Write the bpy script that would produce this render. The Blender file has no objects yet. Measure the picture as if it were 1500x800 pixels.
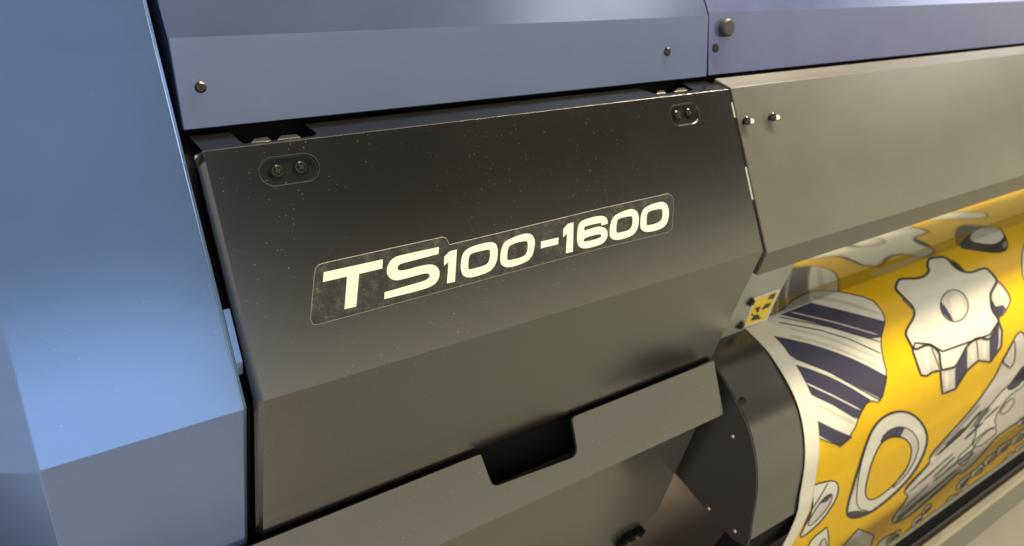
import bpy, bmesh, math, random
import numpy as np
from mathutils import Vector, Matrix
random.seed(7)
S = bpy.context.scene
C = S.collection
R_ = math.radians

# ------------------------------------------------------------------ camera solve
F = 1128.6958
CP = np.array([-0.11979183, -0.33207047, 0.38778984])
RM = np.array([[0.81529019, -0.54546424, 0.19434675], [-0.2078847, -0.58897187, -0.78095844], [0.54044968, 0.59630605, -0.59357666]])
def ray(u, v): return RM.T @ np.array([(u - 750) / F, (v - 400) / F, 1.])
def on_plane(u, v, P, n):
    d = ray(u, v); P = np.array(P, float); n = np.array(n, float)
    return CP + d * ((P - CP) @ n) / (d @ n)
def atX(u, v, X): return on_plane(u, v, (X, 0, 0), (1, 0, 0))
def atY(u, v, Y): return on_plane(u, v, (0, Y, 0), (0, 1, 0))

cam = bpy.data.cameras.new('camera'); co = bpy.data.objects.new('camera', cam); C.objects.link(co)
m = Matrix(((RM[0][0], -RM[1][0], -RM[2][0], CP[0]), (RM[0][1], -RM[1][1], -RM[2][1], CP[1]), (RM[0][2], -RM[1][2], -RM[2][2], CP[2]), (0, 0, 0, 1)))
co.matrix_world = m
cam.sensor_width = 36; cam.lens = 36 * F / 1500; cam.clip_end = 50; cam.clip_start = .01
cam.dof.use_dof = True; cam.dof.focus_distance = 0.53; cam.dof.aperture_fstop = 10.0
S.camera = co

# ------------------------------------------------------------------ materials
def newmat(name, col, rough=.5, metal=0., spec=.5, coat=0.):
    mt = bpy.data.materials.new(name); mt.use_nodes = True
    b = mt.node_tree.nodes['Principled BSDF']
    b.inputs['Base Color'].default_value = (*col, 1); b.inputs['Roughness'].default_value = rough
    b.inputs['Metallic'].default_value = metal; b.inputs['Specular IOR Level'].default_value = spec
    b.inputs['Coat Weight'].default_value = coat
    return mt
def nd(mt, t, **k):
    n = mt.node_tree.nodes.new(t)
    for a, v in k.items(): setattr(n, a, v)
    return n
def lk(mt, a, b): mt.node_tree.links.new(a, b)
def math_(mt, op, a, b=None, c=None, clamp=False):
    n = nd(mt, 'ShaderNodeMath', operation=op); n.use_clamp = clamp
    for i, x in enumerate((a, b, c)):
        if x is None: continue
        if isinstance(x, (int, float)): n.inputs[i].default_value = x
        else: lk(mt, x, n.inputs[i])
    return n.outputs[0]
def noise(mt, scale, detail=3, rough=.5, vec=None):
    n = nd(mt, 'ShaderNodeTexNoise'); n.inputs['Scale'].default_value = scale
    n.inputs['Detail'].default_value = detail; n.inputs['Roughness'].default_value = rough
    if vec is not None: lk(mt, vec, n.inputs['Vector'])
    return n.outputs['Fac']
def texco(mt): return nd(mt, 'ShaderNodeTexCoord').outputs['Object']
def ramp(mt, fac, stops):
    r = nd(mt, 'ShaderNodeValToRGB'); lk(mt, fac, r.inputs[0])
    e = r.color_ramp.elements
    while len(e) < len(stops): e.new(.5)
    for q, (p, c) in zip(e, stops):
        q.position = p; q.color = (*c, 1) if len(c) == 3 else c
    return r.outputs[0]
def bump(mt, h, strength, dist):
    b = nd(mt, 'ShaderNodeBump'); b.inputs['Strength'].default_value = strength; b.inputs['Distance'].default_value = dist
    lk(mt, h, b.inputs['Height']); lk(mt, b.outputs[0], mt.node_tree.nodes['Principled BSDF'].inputs['Normal'])
def mixcol(mt, fac, a, b):
    n = nd(mt, 'ShaderNodeMix', data_type='RGBA')
    for s, x in ((0, fac), (6, a), (7, b)):
        if isinstance(x, (int, float)): n.inputs[s].default_value = x
        elif isinstance(x, tuple): n.inputs[s].default_value = (*x, 1)
        else: lk(mt, x, n.inputs[s])
    return n.outputs[2]
def specks(mt, tc, scale, thr, keep):
    v = nd(mt, 'ShaderNodeTexVoronoi'); v.inputs['Scale'].default_value = scale; lk(mt, tc, v.inputs['Vector'])
    sep = nd(mt, 'ShaderNodeSeparateColor'); lk(mt, v.outputs['Color'], sep.inputs[0])
    a = math_(mt, 'LESS_THAN', v.outputs['Distance'], math_(mt, 'MULTIPLY', sep.outputs[1], thr))
    b = math_(mt, 'LESS_THAN', sep.outputs[0], keep)
    return math_(mt, 'MULTIPLY', a, b)
def surface(name, col, rough, metal=0., spec=.5, grain=900, gs=.25, gd=.0002, var=.08, dust=0., dustcol=(.45, .40, .28), mottle=.06, coat=0.):
    """painted / moulded surface: orange peel grain, faint mottling, handling marks and dust specks"""
    mt = newmat(name, col, rough, metal, spec, coat); mt.node_tree.nodes['Principled BSDF'].inputs['Coat Roughness'].default_value = rough; mt.node_tree.nodes['Principled BSDF'].inputs['Coat IOR'].default_value = 1.6; b = mt.node_tree.nodes['Principled BSDF']
    tc = texco(mt)
    n1 = noise(mt, 18, 4, .6, tc); n2 = noise(mt, grain, 2, .6, tc)
    c0 = ramp(mt, n1, [(.3, tuple(x * (1 - var) for x in col)), (.7, tuple(min(1, x * (1 + var)) for x in col))])
    rg = math_(mt, 'ADD', math_(mt, 'MULTIPLY', math_(mt, 'SUBTRACT', noise(mt, 9, 5, .65, tc), .5), mottle * 3), rough)
    lk(mt, rg, b.inputs['Roughness'])
    if dust > 0:
        s1 = specks(mt, tc, 190, .09, dust); s2 = specks(mt, tc, 480, .20, dust * 1.3)
        # short lint / scratches: stretched speckles
        mp = nd(mt, 'ShaderNodeMapping'); lk(mt, tc, mp.inputs[0]); mp.inputs['Rotation'].default_value = (.6, .3, .9); mp.inputs['Scale'].default_value = (1, 7, 4)
        s3 = specks(mt, mp.outputs[0], 70, .07, dust * .8)
        s = math_(mt, 'MAXIMUM', math_(mt, 'MAXIMUM', s1, s2), s3)
        patch = ramp(mt, noise(mt, 11, 3, .6, tc), [(.35, (.15,) * 3), (.65, (1.,) * 3)])
        s = math_(mt, 'MULTIPLY', s, patch)
        s = math_(mt, 'MULTIPLY', s, .75)
        c0 = mixcol(mt, s, c0, dustcol)
    lk(mt, c0, b.inputs['Base Color'])
    bump(mt, n2, gs, gd * .09)
    return mt

M = {}
M['blue'] = surface('blue_paint', (.155, .24, .435), .19, .75, .5, 700, .3, .0004, .04, .06, (.42, .50, .62), .02)
M['blue3'] = surface('blue_paint_mixed_light', (.145, .19, .33), .21, .7, .5, 700, .3, .0004, .04, .05, (.42, .50, .62), .02)  # same blue paint, with the greyer mixed light put into its colour
M['blue2'] = surface('violet_blue_paint', (.125, .145, .29), .24, .5, .5, 700, .18, .0002, .05, .03, (.5, .5, .6), .04)
M['black'] = surface('black_textured_paint', (.005, .0048, .0038), .205, .0, 1.0, 1100, .5, .00035, .10, .17, (.22, .20, .14), .025, .8)
M['black2'] = surface('black_bar_paint', (.060, .057, .040), .22, .0, 1.0, 1100, .3, .0003, .08, .12, (.5, .42, .3), .05, .8)
M['guide'] = surface('dark_guide_plate', (.032, .030, .024), .42, .0, .6, 900, .2, .0002, .06, .04, (.42, .38, .26), .05)
M['guideface'] = surface('guide_face_paint', (.024, .022, .017), .28, .0, .9, 900, .2, .0002, .06, .04, (.42, .38, .26), .03, .6)
M['panel'] = surface('grey_bronze_paint', (.118, .108, .086), .30, .25, .6, 800, .25, .0002, .06, .06, (.6, .56, .45), .015)
M['rim'] = newmat('rim_black', (.012, .011, .009), .42)
M['void'] = newmat('dark_interior', (.008, .008, .008), .8, 0, .1)
M['screw'] = newmat('dark_zinc_screw', (.055, .05, .042), .25, .95)
M['socket'] = newmat('screw_recess', (.01, .01, .01), .6)
M['steel'] = newmat('bright_steel', (.42, .37, .26), .25, 1.)
M['rivet'] = newmat('rivet_steel', (.75, .66, .5), .3, .9)
M['rubber'] = newmat('black_rubber', (.035, .033, .028), .45)
M['floor'] = surface('vinyl_floor', (.11, .088, .072), .45, 0, .4, 300, .1, .0005, .12, 0)
M['bracket'] = surface('pale_bracket_paint', (.33, .33, .26), .3, 0, .5, 500, .1, .0002, .05, 0)
M['letter'] = newmat('cream_letters', (.72, .69, .52), .45)
M['edge'] = newmat('label_edge', (.19, .17, .115), .4)
M['plate'] = newmat('glossy_heat_plate', (.74, .72, .60), .06, .85)
M['rail'] = surface('aluminium_rail', (.62, .55, .40), .3, .8, .5, 500, .1, .0002, .05, 0)
M['railblue'] = newmat('blue_black_reflection', (.045, .055, .075), .3, .2)  # bluish reflection in the dark rail, painted as a strip of colour
M['brown'] = newmat('brown_slot', (.10, .075, .045), .5)
M['tray'] = surface('tray_paint', (.20, .185, .14), .38, .1, .5, 600, .15, .0002, .06, 0)
M['yellowlabel'] = newmat('warning_yellow', (.85, .62, .03), .35)
M['labelwhite'] = newmat('label_white', (.75, .72, .6), .4)
M['ink_black'] = newmat('ink_black', (.02, .02, .02), .4)
# printed vinyl inks (all the same satin sheet)
def ink(name, col):
    mt = newmat(name, col, .42, 0, .15)
    tc = texco(mt); n = noise(mt, 35, 3, .6, tc)
    c0 = ramp(mt, n, [(.3, tuple(x * .96 for x in col)), (.7, tuple(min(1, x * 1.03) for x in col))])
    lk(mt, c0, mt.node_tree.nodes['Principled BSDF'].inputs['Base Color'])
    bump(mt, noise(mt, 16, 2, .4, tc), .25, .0006)
    return mt
INK = [ink('vinyl_white', (.78, .74, .58)), ink('ink_yellow', (.86, .51, .004)), ink('ink_navy', (.055, .05, .085)),
       ink('ink_outline', (.045, .035, .03)), ink('ink_grey', (.30, .27, .25)), ink('ink_cream', (.80, .76, .60)),
       ink('ink_lilac', (.66, .60, .49)), ink('ink_shade', (.63, .58, .42))]
W_, Y_, N_, K_, G_, CR_, L_, SH_ = range(8)
# clear acrylic
ac = newmat('clear_acrylic', (.98, .99, .96), .03); b = ac.node_tree.nodes['Principled BSDF']
b.inputs['Transmission Weight'].default_value = 1; b.inputs['IOR'].default_value = 1.45; M['acrylic'] = ac
# dusty label film
lf = newmat('label_film', (.03, .03, .025), .42); tc = texco(lf)
n = noise(lf, 800, 4, .75, tc); n2 = noise(lf, 130, 4, .65, tc)
f = math_(lf, 'MULTIPLY', n, n2)
c0 = ramp(lf, f, [(.20, (.012, .012, .010)), (.31, (.034, .032, .024)), (.44, (.13, .12, .08))])
lk(lf, c0, lf.node_tree.nodes['Principled BSDF'].inputs['Base Color']); bump(lf, n, .5, .0003); M['film'] = lf

# ------------------------------------------------------------------ object helpers
def link(name, bm, mats, parent=None, smooth=False):
    me = bpy.data.meshes.new(name)
    bmesh.ops.recalc_face_normals(bm, faces=bm.faces)
    bm.to_mesh(me); bm.free()
    for q in (mats if isinstance(mats, (list, tuple)) else [mats]): me.materials.append(q)
    if smooth:
        for p in me.polygons: p.use_smooth = True
    o = bpy.data.objects.new(name, me); C.objects.link(o)
    if parent: o.parent = parent
    return o
def empty(name, loc=(0, 0, 0)):
    o = bpy.data.objects.new(name, None); C.objects.link(o); o.location = loc; return o
def tag(o, label=None, cat=None, group=None, kind=None):
    if label: o['label'] = label
    if cat: o['category'] = cat
    if group: o['group'] = group
    if kind: o['kind'] = kind
    return o
def round_poly(pts, rad, seg=4):
    """pts: list of (a,b[,r]); rounds every corner"""
    out = []; n = len(pts)
    for i in range(n):
        p = np.array(pts[i][:2], float); r = pts[i][2] if len(pts[i]) > 2 else rad
        a = np.array(pts[i - 1][:2], float); b = np.array(pts[(i + 1) % n][:2], float)
        if r <= 0: out.append(tuple(p)); continue
        u = a - p; v = b - p; lu = np.linalg.norm(u); lv = np.linalg.norm(v)
        if lu < 1e-9 or lv < 1e-9: out.append(tuple(p)); continue
        u /= lu; v /= lv
        ang = math.acos(max(-1, min(1, u @ v)))
        if ang > 3.1 or ang < .02: out.append(tuple(p)); continue
        t = min(r / math.tan(ang / 2), lu * .45, lv * .45); r2 = t * math.tan(ang / 2)
        c = p + (u + v) / np.linalg.norm(u + v) * (r2 / math.sin(ang / 2))
        s = p + u * t - c; e = p + v * t - c
        a0 = math.atan2(s[1], s[0]); a1 = math.atan2(e[1], e[0]); d = (a1 - a0 + math.pi) % (2 * math.pi) - math.pi
        for k in range(seg + 1):
            th = a0 + d * k / seg; out.append((c[0] + r2 * math.cos(th), c[1] + r2 * math.sin(th)))
    return out
def area2(p): return sum(p[i][0] * p[(i + 1) % len(p)][1] - p[(i + 1) % len(p)][0] * p[i][1] for i in range(len(p)))
def inset(pts, d):
    n = len(pts); sg = 1 if area2(pts) > 0 else -1; out = []
    for i in range(n):
        p = np.array(pts[i]); a = np.array(pts[i - 1]); b = np.array(pts[(i + 1) % n])
        u = p - a; v = b - p; u = u / (np.linalg.norm(u) + 1e-12); v = v / (np.linalg.norm(v) + 1e-12)
        n1 = np.array([-u[1], u[0]]) * sg; n2 = np.array([-v[1], v[0]]) * sg
        m_ = n1 + n2; k = m_ @ m_
        out.append(tuple(p + m_ * (2 * d / k if k > .3 else d)))
    return out
def extrude(bm, prof, x0, x1, c0=0., c1=0., mi=0, skip=()):
    """closed (y,z) profile swept along X with end chamfers; skip = indices of side faces left open"""
    rings = []
    xs = []
    if c0 > 0: xs.append((x0, c0))
    xs.append((x0 + c0, 0)); xs.append((x1 - c1, 0))
    if c1 > 0: xs.append((x1, c1))
    for x, c in xs:
        pr = inset(prof, c) if c > 0 else prof
        rings.append([bm.verts.new((x, p[0], p[1])) for p in pr])
    n = len(prof)
    for k in range(len(rings) - 1):
        for i in range(n):
            if i in skip and xs[k][1] == 0 and xs[k + 1][1] == 0: continue
            f = bm.faces.new((rings[k][i], rings[k][(i + 1) % n], rings[k + 1][(i + 1) % n], rings[k + 1][i])); f.material_index = mi
    for r in (rings[0], rings[-1]):
        f = bm.faces.new(r); f.material_index = mi
    return rings
def cyl(bm, c, ax, r, h, seg=24, r2=None, mi=0):
    """cylinder from base centre c along axis ax"""
    ax = Vector(ax).normalized(); q = ax.to_track_quat('Z', 'Y').to_matrix().to_4x4()
    g = bmesh.ops.create_cone(bm, cap_ends=True, segments=seg, radius1=r, radius2=r if r2 is None else r2, depth=h)
    mt = Matrix.Translation(Vector(c) + ax * h / 2) @ q
    bmesh.ops.transform(bm, matrix=mt, verts=g['verts'])
    for v in g['verts']:
        for f in v.link_faces: f.material_index = mi
    return g['verts']
def chaikin(pts, sharp=(), it=2):
    P = [(np.array(p, float), i in sharp) for i, p in enumerate(pts)]
    for _ in range(it):
        Q = []; n = len(P)
        for i in range(n):
            p, s = P[i]; a = P[i - 1][0]; b = P[(i + 1) % n][0]
            if s: Q.append((p, True))
            else: Q.append((p * .75 + a * .25, False)); Q.append((p * .75 + b * .25, False))
        P = Q
    return [tuple(p) for p, _ in P]
def fill(bm, loops, mi=0):
    """flat fill (z=0 coordinates) of an outline with optional holes"""
    ed = []; 
    for lp in loops:
        vs = [bm.verts.new((p[0], p[1], 0)) for p in lp]
        ed += [bm.edges.new((vs[i], vs[(i + 1) % len(vs)])) for i in range(len(vs))]
    r = bmesh.ops.triangle_fill(bm, use_beauty=True, use_dissolve=False, edges=ed, normal=(0, 0, 1))
    fs = [g for g in r['geom'] if isinstance(g, bmesh.types.BMFace)]
    for f in fs:
        f.material_index = mi
        if f.normal.z < 0: f.normal_flip()
    return fs
def tri_area(bm): return

# ================================================================== PRINTER
printer = tag(empty('large_format_printer', (.25, .2, -.95)),
              'wide inkjet printer with blue end cover and black front cover marked TS100-1600', 'printer')
OFF = Vector(printer.location)
def part(name, bm, mats, parent=None, smooth=False):
    o = link(name, bm, mats, None, smooth)
    p = parent or printer; o.parent = p
    if p is printer: o.location = -OFF
    return o

TOP = (.1098, .1213); CR = (0., 0.)
# ---- dark chassis behind the covers
bm = bmesh.new()
extrude(bm, [(.148, .105), (.118, .105), (.010, -.012), (.012, -.150), (.045, -.160), (.30, -.160), (.30, .28), (.20, .175), (.17, .13)], -.10, .503)
extrude(bm, [(.150, .100), (.118, .100), (.016, -.012), (.060, -.020), (.30, -.020), (.30, .28), (.20, .175), (.17, .13)], .5035, 1.95)
extrude(bm, [(.012, -.162), (.20, -.162), (.20, -.40), (.0, -.40), (-.004, -.2)], -.10, .498)
part('chassis', bm, M['void'])

# ---- end cover (blue, left)
bm = bmesh.new()
prof = [(.30, .335), (.1557, .1700), (-.0022, .0003), (.0000, -.1740), (.03, -.1760), (.20, -.176), (.30, -.176)]
ex0, ex1 = -.1253, -.0135
pr = prof
rings = []
n = len(pr)
cen = []
for x, c in ((-.1550, .0195), (ex0, 0), (ex1, 0), (ex1 + .0028, .0028)):
    pp = inset(pr, c) if c else pr
    rings.append([bm.verts.new((x, p[0], p[1])) for p in pp])
for k in range(3):
    for i in range(n): bm.faces.new((rings[k][i], rings[k][(i + 1) % n], rings[k + 1][(i + 1) % n], rings[k + 1][i]))
bm.faces.new(rings[0]); bm.faces.new(rings[-1])
ec = part('end_cover', bm, M['blue'])
be = ec.modifiers.new('edge', 'BEVEL'); be.width = .0007; be.segments = 2; be.limit_method = 'ANGLE'; be.angle_limit = R_(15)
# small blue tab in the gap
bm = bmesh.new(); d = .004
u_ = lambda v, dd: (.6709 * v + .7416 * dd, .7416 * v - .6709 * dd)   # along the slope, dd under the face
extrude(bm, [u_(.063, .004), u_(.028, .004), u_(.020, .010), u_(.020, .02), u_(.063, .02)], -.0100, -.0060)
part('gap_tab', bm, M['blue'], ec)

# ---- blue top covers above the black cover
def fascia(name, x0, x1, mt, crease, bot):
    bm = bmesh.new()
    p = [(bot[0], bot[1], .0006), (crease[0], crease[1], .0010), (crease[0] + .10, crease[1] + .092, 0), (crease[0] + .10, bot[1] - .004, 0), (bot[0] + .010, bot[1] - .004, 0), (bot[0] + .010, bot[1] + .012, 0), (bot[0] + .0015, bot[1] + .002, 0)]
    p = [(bot[0], bot[1], .0006), (crease[0], crease[1], .0010), (crease[0] + .10, crease[1] + .092, 0), (crease[0] + .10, bot[1] - .0005, 0)]
    extrude(bm, round_poly(p, 0, 3), x0, x1, .0006, .0006)
    return part(name, bm, mt)
f1 = fascia('top_cover', -.0030, .5018, M['blue3'], (.1647, .1722), (.1410, .1190))
f2 = fascia('middle_top_cover', .5034, 1.95, M['blue2'], (.1665, .1745), (.1402, .1203))
FN = np.array([0, -.9139, .406]); FN /= np.linalg.norm(FN)

def screw(parent, P, nrm, r=.0032, h=.0014, recess='cross', washer=False, rot=.3, tone='screw'):
    bm = bmesh.new(); nrm = Vector(nrm).normalized(); P = Vector(P)
    if washer: cyl(bm, P, nrm, r * 1.35, .0005, 28)
    base = P + nrm * (.0005 if washer else 0)
    cyl(bm, base, nrm, r, h * .5, 28)
    cyl(bm, base + nrm * h * .5, nrm, r, h * .5, 28, r * .72)
    q = nrm.to_track_quat('Z', 'Y').to_matrix().to_4x4()
    top = base + nrm * (h + .00004)
    for k in range(2):
        a = rot + k * math.pi / 2
        g = bmesh.ops.create_cube(bm, size=1)
        mt = Matrix.Translation(top) @ q @ Matrix.Rotation(a, 4, 'Z') @ Matrix.Diagonal((r * .95, r * .26, .0001, 1))
        bmesh.ops.transform(bm, matrix=mt, verts=g['verts'])
        for v in g['verts']:
            for f in v.link_faces: f.material_index = 1
    if recess == 'hex':
        for v in cyl(bm, top - nrm * .00001, nrm, r * .42, .00006, 6, mi=1): pass
    return part('screw', bm, [M[tone], M['socket']], parent)
P0 = (0, .1647, .1722)
screw(f1, on_plane(293.5, 128, P0, FN), FN, .0037, .0018, rot=.5)
screw(f1, on_plane(977.5, 76, P0, FN), FN, .0040, .0018, rot=.2)
P2 = (0, .1665, .1745); FN2 = np.array([0, -.9, .437]); FN2 = np.array([0, -(.1745 - .1203), (.1665 - .1402)]); FN2 /= np.linalg.norm(FN2)
screw(f2, on_plane(1048, 70.5, P2, FN2), FN2, .0042, .0022, rot=.9)
bm = bmesh.new(); p = Vector(on_plane(1061, 41, P2, FN2)); nv = Vector(FN2)
cyl(bm, p, nv, .0088, .0055, 36); cyl(bm, p + nv * .0055, nv, .0088, .0016, 36, .0070)
part('rubber_bumper', bm, M['rubber'], f2)

# ---- black hinged front cover
UN = np.array([0, -.7416, .6709])
def up(u, v, lift=0.): return on_plane(u, v, np.array([0, 0, 0]) + UN * lift, UN)
def to_uv(P): return (P[0], P[2] / .7416)         # X, distance up the slope (for points on the plane)
def uv2w(x, v, lift=0.): return Vector((x, .6709 * v - .7416 * lift, .7416 * v + .6709 * lift))
def px_uv(u, v): 
    p = up(u, v); return (p[0], (p[2]) / .7416)
LEN = math.hypot(*TOP)
bm = bmesh.new()
cvp = [TOP, (0, 0), (0, -.1470), (.006, -.149), (.008, -.012), (.113, .108)]
prof = round_poly([(TOP[0], TOP[1], .0003), (0, 0, .0013), (0, -.147, .0008), (.006, -.149, 0), (.008, -.012, 0), (.113, .1085, 0)], 0, 3)
# the long upper face goes from the last point of the TOP fillet to the first of the crease fillet
iu = 3
rings = extrude(bm, prof, -.0052, .5, .0052, .0004, 0, skip=(iu,))
y0, z0 = prof[3]; y1, z1 = prof[4]
vt = math.hypot(y0, z0); vb = y1 * .6709 + z1 * .7416
def stadium(cx, cv, L, H, seg=12, tilt=0):
    r = H / 2; out = []
    for k in range(seg + 1): a = -math.pi / 2 + math.pi * k / seg; out.append((cx + (L / 2 - r) + r * math.cos(a), cv + r * math.sin(a)))
    for k in range(seg + 1): a = math.pi / 2 + math.pi * k / seg; out.append((cx - (L / 2 - r) + r * math.cos(a), cv + r * math.sin(a)))
    return out
pk = [(px_uv(424.5, 248.5), .0405, .0185), (px_uv(1003.5, 167.5), .0385, .0195)]
sl = [stadium(c[0], c[1], L, H, 10) for c, L, H in pk]
b2 = bmesh.new()
# plane coordinates: v axis from the crease end to the top end
vtop = prof[3][0] * .6709 + prof[3][1] * .7416; vbot = prof[4][0] * .6709 + prof[4][1] * .7416
fs = fill(b2, [[(0., vbot), (.4996, vbot), (.4996, vtop), (0., vtop)]] + sl)
dl = prof[3][0] * -.7416 + prof[3][1] * .6709
for v in b2.verts: v.co = uv2w(v.co.x, v.co.y, 0)
me = bpy.data.meshes.new('t'); b2.to_mesh(me); b2.free(); bm.from_mesh(me)
# pocket walls
for lp in sl:
    a = [bm.verts.new(uv2w(p[0], p[1], 0)) for p in lp]
    cx = sum(p[0] for p in lp) / len(lp); cv = sum(p[1] for p in lp) / len(lp)
    b_ = [bm.verts.new(uv2w(cx + (p[0] - cx) * .955, cv + (p[1] - cv) * .91, -.0022)) for p in lp]
    for i in range(len(lp)): bm.faces.new((a[i], a[(i + 1) % len(lp)], b_[(i + 1) % len(lp)], b_[i]))
    bm.faces.new(b_)
bmesh.ops.remove_doubles(bm, verts=bm.verts, dist=.00002)
fc = part('front_cover', bm, M['black'])
for (c, L, H), s0, s1 in ((pk[0], px_uv(407, 250), px_uv(441.5, 244.5)), (pk[1], px_uv(993.5, 167.5), px_uv(1011, 164.5))):
    for j, q in enumerate((s0, s1)):
        # oval slot seen beside the screw
        b2 = bmesh.new(); lp = stadium(q[0] + (-.0022 if j == 0 else .0024), q[1] - .0004, .0118, .0068, 8)
        t = [b2.verts.new(uv2w(p[0], p[1], -.00205)) for p in lp]; b2.faces.new(t)
        l2 = [b2.verts.new(uv2w(p[0], p[1], -.0024)) for p in lp]; b2.faces.new(l2)
        for i in range(len(lp)): b2.faces.new((t[i], t[(i + 1) % len(lp)], l2[(i + 1) % len(lp)], l2[i]))
        part('slot', b2, M['void'], fc)
        screw(fc, uv2w(q[0], q[1], -.0020), UN, .0040, .0016, washer=True, rot=.3 + j * .5)
# raised lip round each pocket
for (c, L, H) in pk:
    b2 = bmesh.new(); o_ = stadium(c[0], c[1], L + .0014, H + .0014, 12); i_ = stadium(c[0], c[1], L - .0002, H - .0002, 12); n = len(o_)
    mid = stadium(c[0], c[1], L + .0006, H + .0006, 12)
    vo = [b2.verts.new(uv2w(*p, .00002)) for p in o_]; vm = [b2.verts.new(uv2w(*p, .00016)) for p in mid]; vi = [b2.verts.new(uv2w(*p, -.0003)) for p in i_]
    for i in range(n):
        j = (i + 1) % n
        b2.faces.new((vo[i], vo[j], vm[j], vm[i])); b2.faces.new((vm[i], vm[j], vi[j], vi[i]))
    part('pocket_rim', b2, M['rim'], fc, True)
# top strip with the two hinge cut-outs
SB = (.1470, .1136); sn = np.array([0, -(SB[1] - TOP[1]), (SB[0] - TOP[0])]); sn /= np.linalg.norm(sn)
sl_ = math.hypot(SB[0] - TOP[0], SB[1] - TOP[1])
def st_uv(u, v):
    p = on_plane(u, v, (0, *TOP), sn); return (p[0], (p[1] - TOP[0]) / (SB[0] - TOP[0]) * sl_)
def st_w(x, s, lift=0.):
    t = s / sl_; return Vector((x, TOP[0] + (SB[0] - TOP[0]) * t + sn[1] * lift, TOP[1] + (SB[1] - TOP[1]) * t + sn[2] * lift))
lc = [st_uv(*p) for p in ((336, 192), (350, 206), (357, 210.5), (440, 202), (460, 199.5), (464, 195), (445, 181))]
rc = [st_uv(*p) for p in ((932, 129), (961, 138), (1006, 134.5), (1016, 131.5), (990, 118))]
def clampS(l): return [(x, min(max(s, .0012), sl_)) for x, s in l]
lc = clampS(lc); rc = clampS(rc)
lc[0] = (lc[0][0], sl_); lc[-1] = (lc[-1][0], sl_); rc[0] = (rc[0][0], sl_); rc[-1] = (rc[-1][0], sl_)
outl = [(0., .0006), (.4995, .0006), (.4995, sl_ * .96), (rc[-1][0] + .001, sl_)] + rc[::-1] + lc[::-1] + [(-.0, sl_)]
b2 = bmesh.new(); fs = fill(b2, [outl])
for v in b2.verts: v.co = st_w(v.co.x, v.co.y, 0)
g = bmesh.ops.extrude_face_region(b2, geom=list(b2.faces))
for v in [q for q in g['geom'] if isinstance(q, bmesh.types.BMVert)]: v.co += Vector(sn) * -.0018
part('top_lip', b2, M['black'], fc)
def tab(poly, h=.002):
    b2 = bmesh.new(); lp = [st_uv(*p) for p in poly]
    a = [b2.verts.new(st_w(x, s, .0003)) for x, s in lp]; b_ = [b2.verts.new(st_w(x, s, -.003)) for x, s in lp]; n = len(lp)
    b2.faces.new(a); b2.faces.new(b_)
    for i in range(n): b2.faces.new((a[i], a[(i + 1) % n], b_[(i + 1) % n], b_[i]))
    bmesh.ops.bevel(b2, geom=b2.edges[:], offset=.0004, segments=1, affect='EDGES')
    part('hinge_tab', b2, M['steel'], fc)
tab([(368, 209), (371, 204), (390, 201), (394, 202), (397, 206)])
tab([(406, 205), (411, 199), (435, 197), (441, 201)])
tab([(961, 137.5), (964, 133.5), (973, 133), (975, 136)]); tab([(987, 134.5), (992, 130), (1004, 129), (1007, 132.5)])
# ---- model label with cream lettering
def Z(o, s): return lambda pts: [(o[0] + a / s, o[1] + b / s) for a, b in pts]
z3 = Z((440, 360), 6.154); z4 = Z((630, 310), 6.668); z5 = Z((780, 270), 6.668)
glyphs = []
def G(zf, outer, sharp, inner=None):
    lo = [chaikin(outer, sharp)]
    if inner: lo.append(chaikin(inner, ()))
    glyphs.append([[px_uv(*p) for p in zf(l)] for l in lo])
allsh = range(99)
G(z3, [(210, 240), (742, 123), (738, 205), (528, 255), (503, 548), (397, 573), (420, 278), (202, 328)], allsh)
G(z3, [(1249, 12), (1243, 75), (960, 148), (895, 165), (872, 195), (880, 225), (930, 224), (1120, 172), (1190, 168), (1240, 195), (1258, 250), (1240, 315), (1195, 360), (1100, 398), (755, 482), (758, 420), (1095, 325), (1145, 303), (1168, 275), (1160, 250), (1110, 250), (930, 302), (850, 316), (800, 290), (774, 240), (785, 175), (830, 112), (900, 86)], (0, 1, 14, 15))
G(z3, [(1410, 35), (1392, 325), (1320, 340), (1335, 145), (1293, 182), (1297, 98), (1345, 50)], allsh)
G(z4, [(297, 560), (302, 470), (325, 395), (395, 343), (570, 297), (640, 305), (662, 370), (655, 470), (625, 545), (560, 598), (400, 648), (320, 635)], (), [(370, 560), (376, 440), (400, 408), (560, 369), (588, 375), (583, 470), (548, 525), (385, 568)])
G(z4, [(682, 465), (693, 360), (735, 283), (905, 215), (985, 215), (1024, 270), (1017, 370), (988, 452), (920, 502), (765, 552), (692, 525)], (), [(750, 472), (756, 365), (785, 320), (925, 285), (955, 292), (950, 395), (912, 443), (768, 478)])
G(z4, [(1083, 293), (1253, 253), (1250, 318), (1080, 360)], allsh)
G(z4, [(1400, 105), (1393, 392), (1325, 407), (1338, 210), (1297, 253), (1302, 168), (1345, 120)], allsh)
G(z5, [(735, 385), (728, 335), (695, 310), (640, 309), (505, 343), (450, 385), (437, 450), (434, 565), (455, 615), (510, 632), (660, 594), (715, 552), (738, 485), (715, 430), (660, 412), (610, 420), (505, 455), (502, 425), (525, 405), (668, 375), (672, 403)], (0, 16, 19, 20), [(495, 550), (510, 522), (655, 482), (675, 500), (655, 528), (505, 565)])
G(z5, [(751, 465), (763, 365), (805, 298), (945, 240), (1010, 250), (1039, 310), (1033, 412), (1003, 475), (950, 513), (815, 551), (758, 525)], (), [(815, 465), (822, 355), (845, 333), (955, 309), (979, 318), (973, 412), (938, 452), (828, 479)])
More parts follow.
